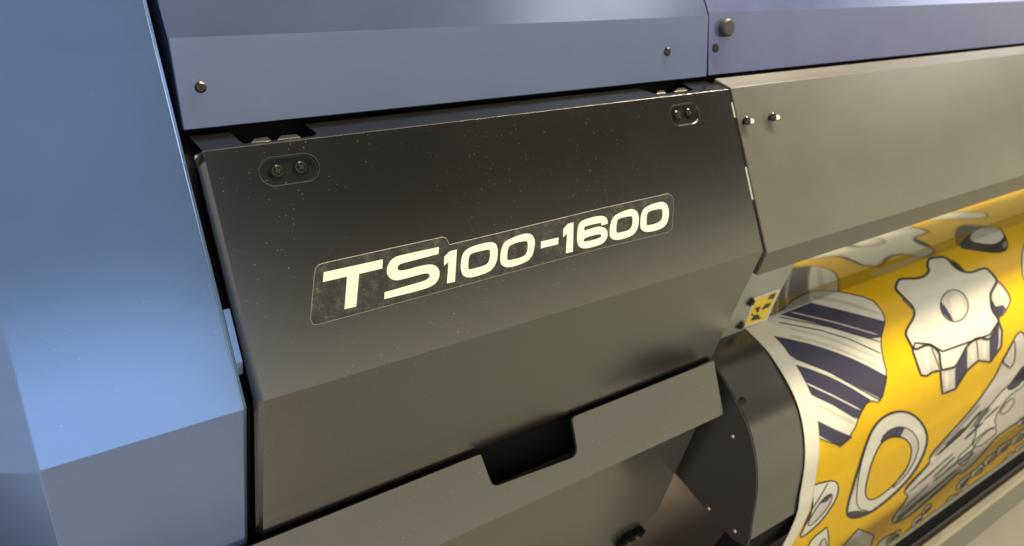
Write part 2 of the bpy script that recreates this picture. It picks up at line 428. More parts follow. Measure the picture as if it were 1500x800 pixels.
G(z5, [(1051, 400), (1058, 290), (1095, 222), (1245, 168), (1305, 182), (1331, 245), (1328, 340), (1298, 405), (1240, 443), (1115, 472), (1058, 445)], (), [(1110, 392), (1116, 285), (1145, 260), (1250, 237), (1272, 248), (1267, 335), (1233, 377), (1125, 405)])
lab = [px_uv(*p) for p in ((460.5, 400), (462, 393), (467, 388), (474, 385.5), (560, 366.5), (649, 347.3), (654, 349.5), (658.5, 358.5), (760, 334.5), (880, 305.5), (978, 283.8), (983.5, 286), (986.5, 292), (985.8, 315), (985, 333), (982, 338), (977, 341), (880, 364), (760, 396), (600, 439.5), (464, 476), (458, 475), (454.5, 468))]
b2 = bmesh.new()
def flat(bm, loops, lift, mi):
    n0 = set(bm.verts); fs = fill(bm, loops, mi)
    for v in bm.verts:
        if v not in n0: v.co = uv2w(v.co.x, v.co.y, lift)
flat(b2, [lab], .00012, 0)
for g_ in glyphs: flat(b2, g_, .00020, 1)
# cut edge of the film: a thin raised border, irregular with lint
def ring(bm, loop, w, lift, mi):
    n = len(loop); ins = inset(loop, w)
    a = [bm.verts.new(uv2w(*p, .00002)) for p in inset(loop, -.0002)]; b_ = [bm.verts.new(uv2w(*p, lift)) for p in loop]; c_ = [bm.verts.new(uv2w(*p, lift)) for p in ins]
    for i in range(n):
        j = (i + 1) % n
        for q in ((a[i], a[j], b_[j], b_[i]), (b_[i], b_[j], c_[j], c_[i])):
            f = bm.faces.new(q); f.material_index = mi
ring(b2, lab, .00032, .00018, 2)
part('model_label', b2, [M['film'], M['letter'], M['edge']], fc)

# ---- grey print cover on the right
bm = bmesh.new()
pp = round_poly([(.1114, .1209, .0012), (-.0018, -.0030, .0012), (-.0024, -.0313, .0008), (.030, -.035, 0), (.030, .0, 0), (.1340, .1120, 0), (.1340, .1199, 0)], 0, 3)
extrude(bm, pp, .5060, 1.95, .0008, 0)
pc = part('print_cover', bm, M['panel'])
PN = np.array([0, -(.1209 + .0030), (.1114 + .0018)]); PN /= np.linalg.norm(PN)
for u, v in ((1089.5, 178.5), (1127.5, 173)):
    p = Vector(on_plane(u, v, (0, -.0018, -.0030), PN)); nv = Vector(PN)
    b2 = bmesh.new(); cyl(b2, p, nv, .0028, .0035, 24); cyl(b2, p + nv * .0035, nv, .0046, .0016, 28); cyl(b2, p + nv * .0051, nv, .0046, .0008, 28, .0030)
    cyl(b2, p + nv * .00592, nv, .0016, .0001, 6, mi=1)
    part('screw', b2, [M['screw'], M['socket']], pc)
    b2 = bmesh.new(); q = Vector(on_plane(u + 10, v - 1, (0, -.0018, -.0030), PN))
    lp = stadium(0, 0, .0110, .0046, 8); al = Vector((0, .6709, .7416))
    a = [b2.verts.new(q + Vector((x, 0, 0)) + al * s + nv * .0001) for x, s in lp]; b2.faces.new(a)
    lp = stadium(0, 0, .0124, .0060, 8); lo = [b2.verts.new(q + Vector((x, 0, 0)) + al * s + nv * .0001) for x, s in lp]
    for i in range(len(lp)):
        f = b2.faces.new((a[i], a[(i + 1) % len(lp)], lo[(i + 1) % len(lp)], lo[i])); f.material_index = 1
    part('slot', b2, [M['letter'], M['socket']], pc)
# bright hinge-side slivers in the gap between black cover and print cover
bm = bmesh.new()
def sliver(v0, v1, x0, x1, dd):
    extrude(bm, [u_(v0, dd), u_(v1, dd), u_(v1, dd + .004), u_(v0, dd + .004)], x0, x1)
sliver(.135, .150, .5006, .5030, .001); 
part('cover_stop', bm, M['bracket'], pc)
bm = bmesh.new(); sliver(.052, .085, .5006, .5038, .0015); part('cover_stop', bm, M['bracket'], pc)

# ---- handle bar below the black cover, with the hand notch
BT = (.0, -.1420); BB = (-.0431, -.1955)
bd = np.array([BB[0] - BT[0], BB[1] - BT[1]]); bL = np.linalg.norm(bd); bd /= bL
bn = np.array([0, bd[1], -bd[0]])          # outward
if bn[1] > 0: bn = -bn
def b_uv(u, v):
    p = on_plane(u, v, (0, *BT), bn); return (p[0], (p[1] - BT[0]) * bd[0] + (p[2] - BT[1]) * bd[1])
def b_w(x, s, lift=0.): return Vector((x, BT[0] + bd[0] * s + bn[1] * lift, BT[1] + bd[1] * s + bn[2] * lift))
s_top = b_uv(1037, 531.5)[1]; s_top2 = .0078
nt = [b_uv(*p) for p in ((695, 668), (707, 672), (722, 714), (846, 668), (838, 610), (850, 602))]
print('bar', s_top, nt, bL)
tA = .0072
notch = round_poly([(nt[0][0], tA, .004), (nt[0][0] + (nt[1][0] - nt[0][0]), tA, .003), (nt[2][0], nt[2][1], .007), (nt[3][0], nt[3][1], .007), (nt[4][0], tA, .003)], 0, 5)
notch = round_poly([(-.14, tA, 0), (nt[1][0] - .001, tA, .003), (nt[2][0], nt[2][1], .008), (nt[3][0] + .001, nt[3][1], .008), (nt[4][0], tA, .003), (.4995, tA, 0), (.4995, bL, 0), (-.14, bL, 0)], 0, 5)
b2 = bmesh.new(); fs = fill(b2, [notch])
for v in b2.verts: v.co = b_w(v.co.x, v.co.y, 0)
g = bmesh.ops.extrude_face_region(b2, geom=list(b2.faces))
for v in [q for q in g['geom'] if isinstance(q, bmesh.types.BMVert)]: v.co += Vector(bn) * -.0035
bars = part('handle_bar', b2, M['black2'])
# rolled lower edge and notch lip
bv = bars.modifiers.new('edge', 'BEVEL'); bv.width = .0007; bv.segments = 2; bv.limit_method = 'ANGLE'; bv.angle_limit = R_(50)
bm = bmesh.new(); extrude(bm, [(BB[0] + .0004, BB[1] - .0004), (BB[0] + .004, BB[1] + .003), (BB[0] + .034, BB[1] - .004), (BB[0] + .034, BB[1] - .009)], -.14, .4990)
part('bar_underside', bm, M['black2'], bars)
# lower panel
b2 = bmesh.new(); 
lp = [(-.14, -.19), (.494, -.19), (.500, -.335), (.505, -.405), (.49, -.425), (.42, -.46), (-.14, -.46)]
fs = fill(b2, [lp])
for v in b2.verts: v.co = Vector((v.co.x, -.0236, v.co.y))
g = bmesh.ops.extrude_face_region(b2, geom=list(b2.faces))
for v in [q for q in g['geom'] if isinstance(q, bmesh.types.BMVert)]: v.co.y += .003
lpn = part('lower_panel', b2, M['black2'])
bm = bmesh.new()
for (u0, v0, u1, v1, hh) in ((912, 800, 938, 776, .014), (938, 786, 942, 776, .012), (908, 806, 912, 792, .012)):
    a = atY(u0, v0, -.03); b_ = atY(u1, v1, -.03)
    g = bmesh.ops.create_cube(bm, size=1); bmesh.ops.transform(bm, matrix=Matrix.Translation(((a[0] + b_[0]) / 2, -.028, (a[2] + b_[2]) / 2)) @ Matrix.Diagonal((abs(b_[0] - a[0]) + .004, .008, hh, 1)), verts=g['verts'])
for (u, v) in ((921, 794), (932, 786)): cyl(bm, Vector(atY(u, v, -.032)), (0, -1, 0), .003, .003, 16, mi=1)
part('latch', bm, [M['void'], M['steel']], lpn)

# ---- curved media guide
def curve(pts, n=60):
    """Catmull-Rom through (y,z) points resampled evenly"""
    P = [np.array(p, float) for p in pts]; P = [2 * P[0] - P[1]] + P + [2 * P[-1] - P[-2]]; out = []
    for i in range(1, len(P) - 2):
        for k in range(12):
            t = k / 12; a, b, c, d = P[i - 1:i + 3]
            out.append(.5 * ((2 * b) + (-a + c) * t + (2 * a - 5 * b + 4 * c - d) * t * t + (-a + 3 * b - 3 * c + d) * t ** 3))
    out.append(P[-2]); out = np.array(out)
    L = np.concatenate([[0], np.cumsum(np.linalg.norm(np.diff(out, axis=0), axis=1))])
    s = np.linspace(0, L[-1], n); return np.stack([np.interp(s, L, out[:, 0]), np.interp(s, L, out[:, 1])], 1), s
gpts = [(.060, -.1640), (.030, -.1642), (.004, -.1658), (-.0141, -.1700), (-.0461, -.1835), (-.0715, -.1995), (-.0930, -.2233), (-.1113, -.2546), (-.1260, -.2968), (-.1350, -.322)]
gp, gs_ = curve(gpts, 48)
gcl = [tuple(p) for p in gp] + [(-.115, -.330), (-.0159, -.330), (.055, -.22)]
bm = bmesh.new(); rings = extrude(bm, gcl, .5165, 1.94)
gd = part('media_guide', bm, M['guideface'])
def smooth_by_angle(o, deg=30):
    b = bmesh.new(); b.from_mesh(o.data)
    for e in b.edges: e.smooth = len(e.link_faces) == 2 and e.calc_face_angle(9) < R_(deg)
    for f in b.faces: f.smooth = True
    b.to_mesh(o.data); b.free()
smooth_by_angle(gd)
# flat black end plate, slightly smaller and with its bent foot
b2 = bmesh.new()
ep = [tuple(p) for p in inset(gcl, .0006)][:48] + [(-.1193, -.3425), (-.105, -.3425), (-.0159, -.3495), (.05, -.25)]
ep = [tuple(p) for p in inset([tuple(q) for q in gp] + [(-.1375, -.333), (-.1193, -.3425), (-.0120, -.3400), (.05, -.25)], .0006)]
a = [b2.verts.new((.5163, *p)) for p in ep]; c_ = [b2.verts.new((.5143, *p)) for p in ep]; n = len(ep)
b2.faces.new(a); b2.faces.new(c_)
for i in range(n): b2.faces.new((a[i], a[(i + 1) % n], c_[(i + 1) % n], c_[i]))
epo = part('end_plate', b2, M['guide'], gd)
for u, v in ((1073, 639), (1038, 745), (1076, 778)):
    b2 = bmesh.new(); cyl(b2, Vector(atX(u, v, .5143)), (-1, 0, 0), .0024, .0012, 20, .0014); part('rivet', b2, M['rivet'], gd)
# screw on the guide face
def prof_hit(u, v, pts):
    d = ray(u, v); best = None
    for i in range(len(pts) - 1):
        a = np.array(pts[i]); b = np.array(pts[i + 1]); e = b - a; nn = np.array([-e[1], e[0]])
        den = d[1:] @ nn
        if abs(den) < 1e-9: continue
        t = ((a - CP[1:]) @ nn) / den; q = CP + d * t; w = ((q[1:] - a) @ e) / (e @ e)
        if -1e-6 <= w <= 1 + 1e-6 and t > 0 and (best is None or t < best[0]): best = (t, q, i, w)
    return best
h = prof_hit(1088, 587, gp)
if h:
    i = h[2]; e = gp[i + 1] - gp[i]; nn = Vector((0, e[1], -e[0])).normalized(); nn = nn if nn.y < 0 else -nn
    screw(gd, Vector(h[1]), nn, .0046, .002, rot=.4)
# black beam below the guide
bm = bmesh.new(); extrude(bm, [(-.1335, -.3300), (-.1300, -.36), (-.125, -.42), (-.100, -.42), (-.105, -.334)], .5200, 1.94); part('guide_beam', bm, M['void'])
# platen
bm = bmesh.new(); extrude(bm, [(.062, -.1645), (.30, -.1645), (.30, -.19), (.062, -.19)], .505, 1.94); part('platen', bm, M['bracket'])

# ---- printed vinyl sheet
mpts = [(.17, -.1625), (.10, -.1625), (.060, -.1628), (.030, -.1628), (.004, -.1645), (-.0145, -.1680), (-.0470, -.1812), (-.0728, -.1978), (-.0946, -.2222), (-.1130, -.2540), (-.1285, -.2960), (-.1382, -.3250),
        (-.1450, -.3800), (-.1490, -.47), (-.1500, -.60), (-.1490, -.90)]
mp_, ms_ = curve(mpts, 140)
mt_ = np.gradient(mp_, axis=0); mt_ /= np.linalg.norm(mt_, axis=1)[:, None]; mn_ = np.stack([mt_[:, 1], -mt_[:, 0]], 1)
mn_ = np.where((mn_ @ np.array([-1., 1.]))[:, None] > 0, mn_, -mn_)
XM0 = .600; XM1 = 1.92
def sheet_hit(u, v):
    h = prof_hit(u, v, mp_)
    if h is None: return None
    return (h[1][0], ms_[h[2]] + h[3] * (ms_[h[2] + 1] - ms_[h[2]]))
def smap(x, s, lift):
    y = np.interp(s, ms_, mp_[:, 0]); z = np.interp(s, ms_, mp_[:, 1]); a = np.interp(s, ms_, mn_[:, 0]); b = np.interp(s, ms_, mn_[:, 1])
    return Vector((x, y + a * lift, z + b * lift))
sb = bmesh.new()
def cutmap(bm, lift):
    s0 = min(v.co.y for v in bm.verts); s1 = max(v.co.y for v in bm.verts)
    for s in ms_:
        if s0 < s < s1:
            bmesh.ops.bisect_plane(bm, geom=bm.verts[:] + bm.edges[:] + bm.faces[:], dist=1e-7, plane_co=(0, s, 0), plane_no=(0, 1, 0))
    for v in bm.verts: v.co = smap(v.co.x, v.co.y, lift)
def add_loops(loops, lift, mi):
    b = bmesh.new()
    try: fill(b, loops, mi)
    except Exception as e: print('fill fail', e)
    cutmap(b, lift); me = bpy.data.meshes.new('t'); b.to_mesh(me); b.free(); sb.from_mesh(me); bpy.data.meshes.remove(me)
def dens(pts, closed=True, step=4.):
    out = []; n = len(pts)
    for i in range(n if closed else n - 1):
        a = np.array(pts[i]); b = np.array(pts[(i + 1) % n]); k = max(1, int(np.linalg.norm(b - a) / step))
        for j in range(k): out.append(tuple(a + (b - a) * j / k))
    if not closed: out.append(tuple(pts[-1]))
    return out
def hits(pts):
    r = [sheet_hit(*p) for p in pts]; return [q for q in r if q is not None and q[0] < XM1 - .01]
def shape(pts, mi, lift, soft=True, sharp=(), stroke=0., it=1):
    p = chaikin(pts, sharp, it) if soft else pts
    p = dens(p); h = hits(p)
    if len(h) < 3: return
    add_loops([h], lift, mi)
    if stroke: line(p, stroke, K_, .0006, True)
def line(pts, w, mi=K_, lift=.0006, closed=False, soft=False):
    if mi == K_: w = max(1.5, w * 1.25)
    if soft:
        q = [np.array(p, float) for p in pts]
        for _ in range(2):
            r = [q[0]]
            for i in range(len(q) - 1): r += [q[i] * .75 + q[i + 1] * .25, q[i] * .25 + q[i + 1] * .75]
            q = r + [q[-1]]
        pts = [tuple(p) for p in q]
    p = dens([tuple(q) for q in pts], closed, 3.)
    n = len(p); 
    if n < 2: return
    L = []; Rr = []
    for i in range(n):
        a = np.array(p[i - 1] if (closed or i > 0) else p[i]); b = np.array(p[(i + 1) % n] if (closed or i < n - 1) else p[i]); d = b - a; l = np.linalg.norm(d)
        if l < 1e-6: d = np.array([1., 0]); l = 1
        nn = np.array([-d[1], d[0]]) / l * w / 2
        ww = 1. if closed else min(1, .35 + min(i, n - 1 - i) * .3)
        L.append(sheet_hit(*(np.array(p[i]) + nn * ww))); Rr.append(sheet_hit(*(np.array(p[i]) - nn * ww)))
    b = bmesh.new(); ok = [x is not None and y is not None and max(x[0], y[0]) < XM1 - .01 for x, y in zip(L, Rr)]
    vl = [b.verts.new((*q, 0)) if k else None for q, k in zip(L, ok)]; vr = [b.verts.new((*q, 0)) if k else None for q, k in zip(Rr, ok)]
    for i in range(n if closed else n - 1):
        j = (i + 1) % n
        if ok[i] and ok[j]:
            try: f = b.faces.new((vl[i], vl[j], vr[j], vr[i])); f.material_index = mi
            except ValueError: pass
    if b.faces: cutmap(b, lift)
    me = bpy.data.meshes.new('t'); b.to_mesh(me); b.free(); sb.from_mesh(me); bpy.data.meshes.remove(me)
A = Z((1140, 280), 4); B = Z((1140, 420), 4); Cc = Z((1140, 600), 4); D = Z((1280, 540), 4.445); E_ = Z((1300, 640), 5); F_ = Z((1320, 340), 8); G_6 = Z((1380, 440), 6.667)
# vinyl with a real thickness at its edge, then the printed colour areas
add_loops([[(XM0, ms_[0]), (XM1, ms_[0]), (XM1, ms_[-1]), (XM0, ms_[-1])]], 0, W_)
XMAR = sheet_hit(1200, 640)[0]
add_loops([[(XMAR, ms_[0]), (XM1, ms_[0]), (XM1, ms_[-1]), (XMAR, ms_[-1])]], .00012, Y_)
print('margin', XMAR)
l1, l2, l3 = .00024, .00036, .00048
def xm(u, v):   # clamp to right of margin: helper not needed, margin strip redrawn last
    return u, v
# --- ribbed cylinder at the left
shape(B([(-150, 190), (0, 150), (100, 60), (230, 15), (360, 30), (540, 70), (600, 130), (630, 200), (600, 280), (605, 390), (640, 520), (600, 682), (530, 662), (480, 740), (440, 850), (360, 940), (150, 850), (100, 500), (0, 380), (-80, 320)]), CR_, l1, stroke=1.3)
shape(B([(10, 165), (190, 95), (420, 150), (628, 205), (600, 330), (300, 235)]), N_, l2, sharp=(0, 1, 3))
shape(B([(-160, 262), (150, 325), (300, 370), (480, 440), (640, 527), (603, 662), (300, 500), (85, 418), (-60, 330)]), N_, l2, sharp=(0, 4, 5, 8))
shape(B([(20, 430), (250, 505), (400, 575), (540, 662), (482, 735), (468, 775), (380, 725), (100, 580)]), N_, l2, sharp=(0, 3, 4, 5, 7))
shape(Cc([(180, 40), (330, 115), (435, 160), (362, 222), (180, 118)]), N_, l2, sharp=(0, 1, 2, 3, 4))
line(B([(75, 150), (330, 210), (580, 282)]), 1.8, L_, l3); line(B([(160, 565), (320, 640), (480, 722)]), 2.2, L_, l3)
line(B([(0, 210), (250, 258), (420, 310), (600, 392)]), 1.2, K_); line(B([(85, 418), (300, 502), (603, 670)]), 1.2, K_); line(B([(190, 630), (320, 690), (460, 775)]), 1., K_)
line(B([(0, 178), (300, 238), (600, 325)]), 1.2, K_)
for o_ in (0, 1): line(B([(60, 245 + 40 * o_), (300, 300 + 42 * o_), (610, 430 + 50 * o_)]), 3.4, SH_ if o_ else L_, l2, soft=True)
line(B([(230, 690), (340, 745), (450, 800)]), 5, SH_, l2); line(B([(200, 60), (400, 95), (590, 160)]), 5, SH_, l2); line(B([(150, 470), (350, 540), (590, 655)]), 2, SH_, l2)
# --- big gear: side walls first
shape(B([(785, 375), (800, 330), (890, 338), (960, 380), (1100, 330), (1240, 280), (1290, 200), (1310, 260), (1305, 350), (1240, 442), (1170, 432), (1105, 490), (1035, 600), (960, 628), (948, 490), (900, 500), (870, 522), (835, 518)]), L_, l1, stroke=2.4, sharp=range(30))
shape(B([(1035, 485), (1080, 400), (1106, 350), (1106, 480), (1036, 592)]), N_, l3, False)
shape(B([(1236, 305), (1292, 235), (1290, 330), (1282, 372), (1240, 438)]), N_, l3, False)
shape(B([(880, 480), (910, 425), (940, 470), (945, 490)]), SH_, l3, False)
line(B([(890, 340), (925, 430), (945, 488)]), 1.2); line(B([(1160, 300), (1172, 435)]), .9); line(B([(1240, 300), (1240, 438)]), 1.)
line(B([(1130, 340), (1135, 440)]), 3.5, CR_, l3); line(B([(1205, 320), (1205, 425)]), 5, CR_, l3); line(B([(985, 500), (985, 600)]), 6, CR_, l3); line(B([(850, 380), (880, 490)]), 6, CR_, l3)
# right tooth side
shape(F_([(1120, 560), (1180, 620), (1245, 700), (1280, 790), (1265, 850), (1200, 960), (1170, 990), (1060, 830), (1035, 740)]), L_, l1, stroke=1.6)
shape(G_6([(470, 10), (490, 5), (520, 60), (590, 45), (620, 80), (558, 182), (480, 92)]), N_, l3, False)
shape(F_([(1130, 600), (1190, 660), (1240, 770), (1100, 770), (1070, 740)]), CR_, l2)
# gear face
gear = F_([(305, 400), (312, 335), (345, 308), (470, 292), (535, 305), (610, 395), (680, 450), (760, 475), (830, 475), (950, 428), (1000, 428), (1055, 480), (1118, 560), (1115, 600), (1045, 710), (1042, 770)]) + \
    G_6([(478, 92), (552, 190), (550, 232), (495, 335), (465, 372), (430, 382), (345, 357), (240, 440), (190, 540), (140, 632), (110, 655), (20, 676)]) + \
    B([(955, 487), (946, 440), (944, 385), (895, 340), (855, 344), (792, 374), (765, 320), (744, 282), (750, 250), (798, 175), (794, 125), (740, 70), (690, 22)]) + \
    A([(686, 565), (700, 525), (725, 514), (835, 514), (886, 474)])
shape(gear, CR_, .00042, True, (), 2.8, 1)
shape(F_([(585, 322), (650, 360), (745, 452), (690, 448), (620, 392)]), K_, .0006, False)
shape(A([(720, 628), (750, 640), (785, 670), (790, 695), (760, 668)]), L_, l3, stroke=.8)
# gear hole
ctr = B([(1030, 113)])[0]; el = [(ctr[0] + 20.3 * math.cos(t) + .6 * math.sin(t), ctr[1] + 23.2 * math.sin(t)) for t in np.linspace(0, 2 * math.pi, 40, endpoint=False)]
b0 = .00052
add_loops([hits(el)], b0, L_); line(el, 1.4, K_, .00068, True)
shape(B([(1000, 60), (1060, 40), (1090, 100), (1080, 160), (1040, 190), (1010, 120)]), CR_, .0006)
shape(B([(950, 86), (985, 130), (1010, 170), (1025, 203), (995, 190), (962, 155), (950, 120)]), N_, .0006, False)
# --- dished disc above the gear
shape(A([(1040, 330), (1110, 250), (1200, 190), (1290, 200), (1330, 255), (1352, 320), (1330, 358), (1270, 366), (1160, 352)]), K_, l1)
shape(A([(1110, 292), (1130, 245), (1210, 200), (1285, 208), (1325, 262), (1295, 300), (1235, 314)]), CR_, l2)
shape(A([(1310, 305), (1338, 292), (1342, 322), (1318, 342)]), G_, l3)
shape(A([(520, 480), (690, 420), (880, 345), (930, 330), (890, 365), (820, 400), (560, 500)]), L_, l1)
# --- edge shape far right
shape([(1503, 352), (1497, 366), (1496, 390), (1499, 412), (1512, 425), (1530, 400), (1525, 360)], CR_, l1, stroke=1.4)
# --- large ring
ro = Cc([(500, 240), (545, 120), (600, 50), (680, 10), (760, 12), (830, 60), (876, 145), (862, 240), (795, 370), (690, 485), (560, 592), (470, 632), (408, 632), (398, 590), (430, 470)])
shape(ro, CR_, l1, stroke=2.8, it=2)
ri = Cc([(598, 195), (650, 162), (712, 158), (762, 185), (784, 240), (755, 345), (685, 430), (605, 500), (540, 535), (508, 505), (512, 440), (548, 300)])
shape(Cc([(590, 205), (625, 135), (690, 100), (745, 103), (800, 140), (826, 205), (800, 300), (740, 395), (660, 470), (690, 420), (760, 330), (782, 240), (760, 180), (710, 155), (650, 160)]), L_, l2, stroke=.9)
shape(Cc([(588, 205), (625, 135), (690, 100), (742, 104), (715, 158), (650, 162)]), N_, l3, sharp=(2, 3, 4))
shape(ri, Y_, l3, stroke=1.6, it=2)
shape(Cc([(402, 600), (455, 590), (500, 596), (548, 590), (480, 628), (412, 632)]), N_, l2)
line(Cc([(515, 205), (480, 330), (462, 440), (455, 540), (475, 585), (520, 592)]), 1.2, soft=True)
line(Cc([(430, 500), (452, 430), (480, 300)]), 5, SH_, l2, soft=True)
# --- small ring at the margin
shape(Cc([(200, 445), (240, 430), (330, 412), (355, 450), (340, 525), (260, 645), (160, 735), (120, 752), (150, 690), (200, 590)]), CR_, l1, stroke=1.6)
shape(Cc([(305, 492), (318, 500), (298, 560), (240, 632), (178, 688), (172, 662), (212, 590), (262, 520)]), L_, l2, stroke=1.1)
shape(Cc([(262, 522), (308, 492), (312, 505), (280, 540), (245, 548)]), N_, l3, False)
line(Cc([(290, 430), (250, 500), (180, 610), (150, 680)]), 1., soft=True)
shape(Cc([(160, 830), (195, 755), (285, 688), (296, 760), (292, 830)]), CR_, l1, sharp=(2,), stroke=1.4); shape(Cc([(220, 830), (270, 740), (285, 800), (285, 830)]), L_, l2, stroke=.8)
shape(Cc([(350, 830), (400, 775), (470, 698), (562, 735), (530, 830)]), L_, l1, sharp=(2, 3), stroke=1.4); shape(Cc([(440, 760), (480, 712), (545, 740), (500, 800)]), CR_, l2)
shape(Cc([(560, 830), (600, 760), (690, 715), (700, 740), (640, 830)]), L_, l1, stroke=1.)
# --- long foreshortened machine part
big = E_([(118, 410), (145, 350), (310, 190), (305, 150), (340, 100), (430, 0)]) + D([(640, 260), (720, 150), (800, 30)]) + G_6([(580, 600), (640, 490), (700, 380), (722, 335), (768, 298), (800, 330), (830, 400)]) + \
    [(1520, 520), (1520, 600)] + D([(900, 370), (860, 400), (800, 440), (700, 560), (640, 625), (560, 690)]) + E_([(520, 250), (430, 350), (300, 460), (170, 570), (45, 640), (30, 610), (60, 560), (130, 470), (152, 425)])
shape(big, L_, l1, stroke=1.6, it=1)
rnd = random.Random(3)
# streaks following the part, light and dark
def along(a, b, w, mi, lift=l3): line([a, b], w, mi, lift)
st = [((115, 405), (310, 190), 1.2, K_), ((145, 425), (500, 110), 4.0, SH_), ((60, 570), (420, 250), 2.6, CR_), ((45, 635), (510, 235), 2.2, K_), ((110, 560), (520, 190), 5., CR_), ((300, 185), (560, -40), 4.5, CR_),
      ((310, 150), (440, 10), 5.0, G_), ((160, 400), (480, 120), 1., K_), ((180, 560), (540, 240), 4, G_), ((330, 330), (640, 80), 4.5, G_), ((200, 330), (470, 90), 3, CR_), ((420, 250), (630, 90), 1.2, K_), ((80, 560), (300, 350), 1., K_), ((360, 130), (600, -90), 1.6, K_), ((400, 100), (640, -120), 3, SH_)]
st += [((60, 600), (300, 400), 2.6, N_), ((200, 545), (430, 340), 3., N_), ((330, 300), (500, 140), 2.6, N_), ((250, 330), (400, 190), 2., G_), ((420, 60), (560, -70), 3., N_), ((520, 205), (640, 110), 3., N_),
       ((560, 20), (700, -110), 3.4, N_), ((600, -60), (760, -210), 3., G_), ((700, -120), (820, -230), 2.6, N_)]
for a, b, w, c_ in st: along(E_([a])[0], E_([b])[0], w, c_, .00044 if c_ != K_ else .0006)
shape(D([(640, 500), (660, 460), (760, 380), (800, 390), (790, 430), (700, 500), (660, 512)]), L_, l3, stroke=1.2)
shape(D([(560, 560), (600, 530), (650, 480), (680, 330), (740, 260), (860, 110), (978, 60), (978, 110), (900, 160), (850, 210), (780, 330), (800, 380), (740, 400), (650, 500), (620, 590), (570, 640), (540, 600)]), CR_, l2, stroke=1.)
shape(D([(820, 300), (830, 260), (880, 200), (915, 190), (910, 230), (860, 290)]), L_, l3, stroke=1.2)
shape(D([(860, 140), (900, 80), (978, -30), (1010, -20), (1000, 40), (920, 130)]), N_, l3, stroke=.8)
shape(D([(650, 370), (700, 280), (755, 240), (720, 300), (660, 385)]), G_, l3, stroke=1.2)
line(D([(400, 570), (560, 430), (700, 270)]), 2.4, K_); line(D([(380, 545), (540, 400), (690, 230)]), 3.5, G_, l3)
shape(G_6([(582, 605), (640, 500), (700, 385), (712, 450), (708, 590), (665, 665), (640, 640)]), L_, l3, stroke=1.6)
line(G_6([(582, 605), (665, 665)]), 2.2); shape(G_6([(640, 560), (665, 540), (680, 560), (660, 600)]), SH_, .0006)
shape(G_6([(690, 800), (730, 720), (800, 640), (860, 600), (850, 720), (760, 800)]), N_, l3)
# --- row of strongly foreshortened parts above the rail
def blob(c, L, w, ang, mi, seed, lift=l1, stroke=1.):
    r = random.Random(seed); d = np.array([math.cos(ang), math.sin(ang)]); nn = np.array([-d[1], d[0]]); P = []
    for k in range(12):
        t = 2 * math.pi * k / 12; q = np.array(c) + d * L * math.cos(t) * r.uniform(.8, 1.1) + nn * w * math.sin(t) * r.uniform(.55, 1.25); P.append(tuple(q))
    shape(P, mi, lift, stroke=stroke)
k = 0
for i, (x, y, L, w) in enumerate([(1411, 706, 17, 3.6), (1432, 689, 15, 5), (1450, 672, 15, 5), (1470, 655, 16, 5.), (1492, 640, 17, 5), (1456, 690, 11, 2.8), (1475, 672, 13, 3.4), (1494, 655, 12, 3.6),
        (1343, 762, 14, 3.4), (1357, 746, 12, 3.4), (1330, 780, 14, 4), (1376, 750, 18, 3.6), (1394, 732, 14, 5.), (1412, 718, 11, 4), (1352, 774, 16, 3.6), (1308, 788, 16, 5), (1335, 795, 14, 3.4), (1500, 615, 14, 4)]):
    a = math.atan2(-40 - y, 2450 - x) - .16 + rnd.uniform(-.07, .07)
    blob((x, y), L, w, a, CR_ if i % 3 else L_, i, l1, 1.0)
    blob((x + 2, y + 1), L * .55, w * .4, a, L_ if i % 3 else G_, i + 50, l2, .8)
    line([(x - L * .3, y + L * .28), (x + L * .4, y - L * .25)], .9, K_)
# clear margin: keep bare vinyl left of the print edge
for f in [f for f in sb.faces if f.calc_center_median().x < XMAR and f.material_index != W_]: pass
geom = sb.verts[:] + sb.edges[:] + sb.faces[:]
bmesh.ops.bisect_plane(sb, geom=geom, dist=1e-7, plane_co=(XMAR, 0, 0), plane_no=(1, 0, 0))
bmesh.ops.delete(sb, geom=[f for f in sb.faces if f.calc_center_median().x < XMAR - 1e-6 and f.material_index != W_], context='FACES')
# thickness edge strip of the vinyl
el = [(XM0, s) for s in ms_]
va = [sb.verts.new(smap(XM0, s, 0)) for s in ms_]; vb_ = [sb.verts.new(smap(XM0 + .0001, s, -.0007)) for s in ms_]
for i in range(len(ms_) - 1):
    f = sb.faces.new((va[i], va[i + 1], vb_[i + 1], vb_[i])); f.material_index = W_
bmesh.ops.recalc_face_normals(sb, faces=sb.faces)
for f in sb.faces:
    c = f.calc_center_median()
    if f.normal.y * -1 + f.normal.z * .6 < 0 and abs(f.normal.x) < .5: f.normal_flip()
me = bpy.data.meshes.new('printed_sheet'); sb.to_mesh(me); sb.free()
for q in INK: me.materials.append(q)
for p in me.polygons: p.use_smooth = True
sheet = bpy.data.objects.new('printed_sheet', me); C.objects.link(sheet)
tag(sheet, 'yellow, cream and navy printed vinyl sheet with gears and rings hanging over the curved guide', 'printed sheet')

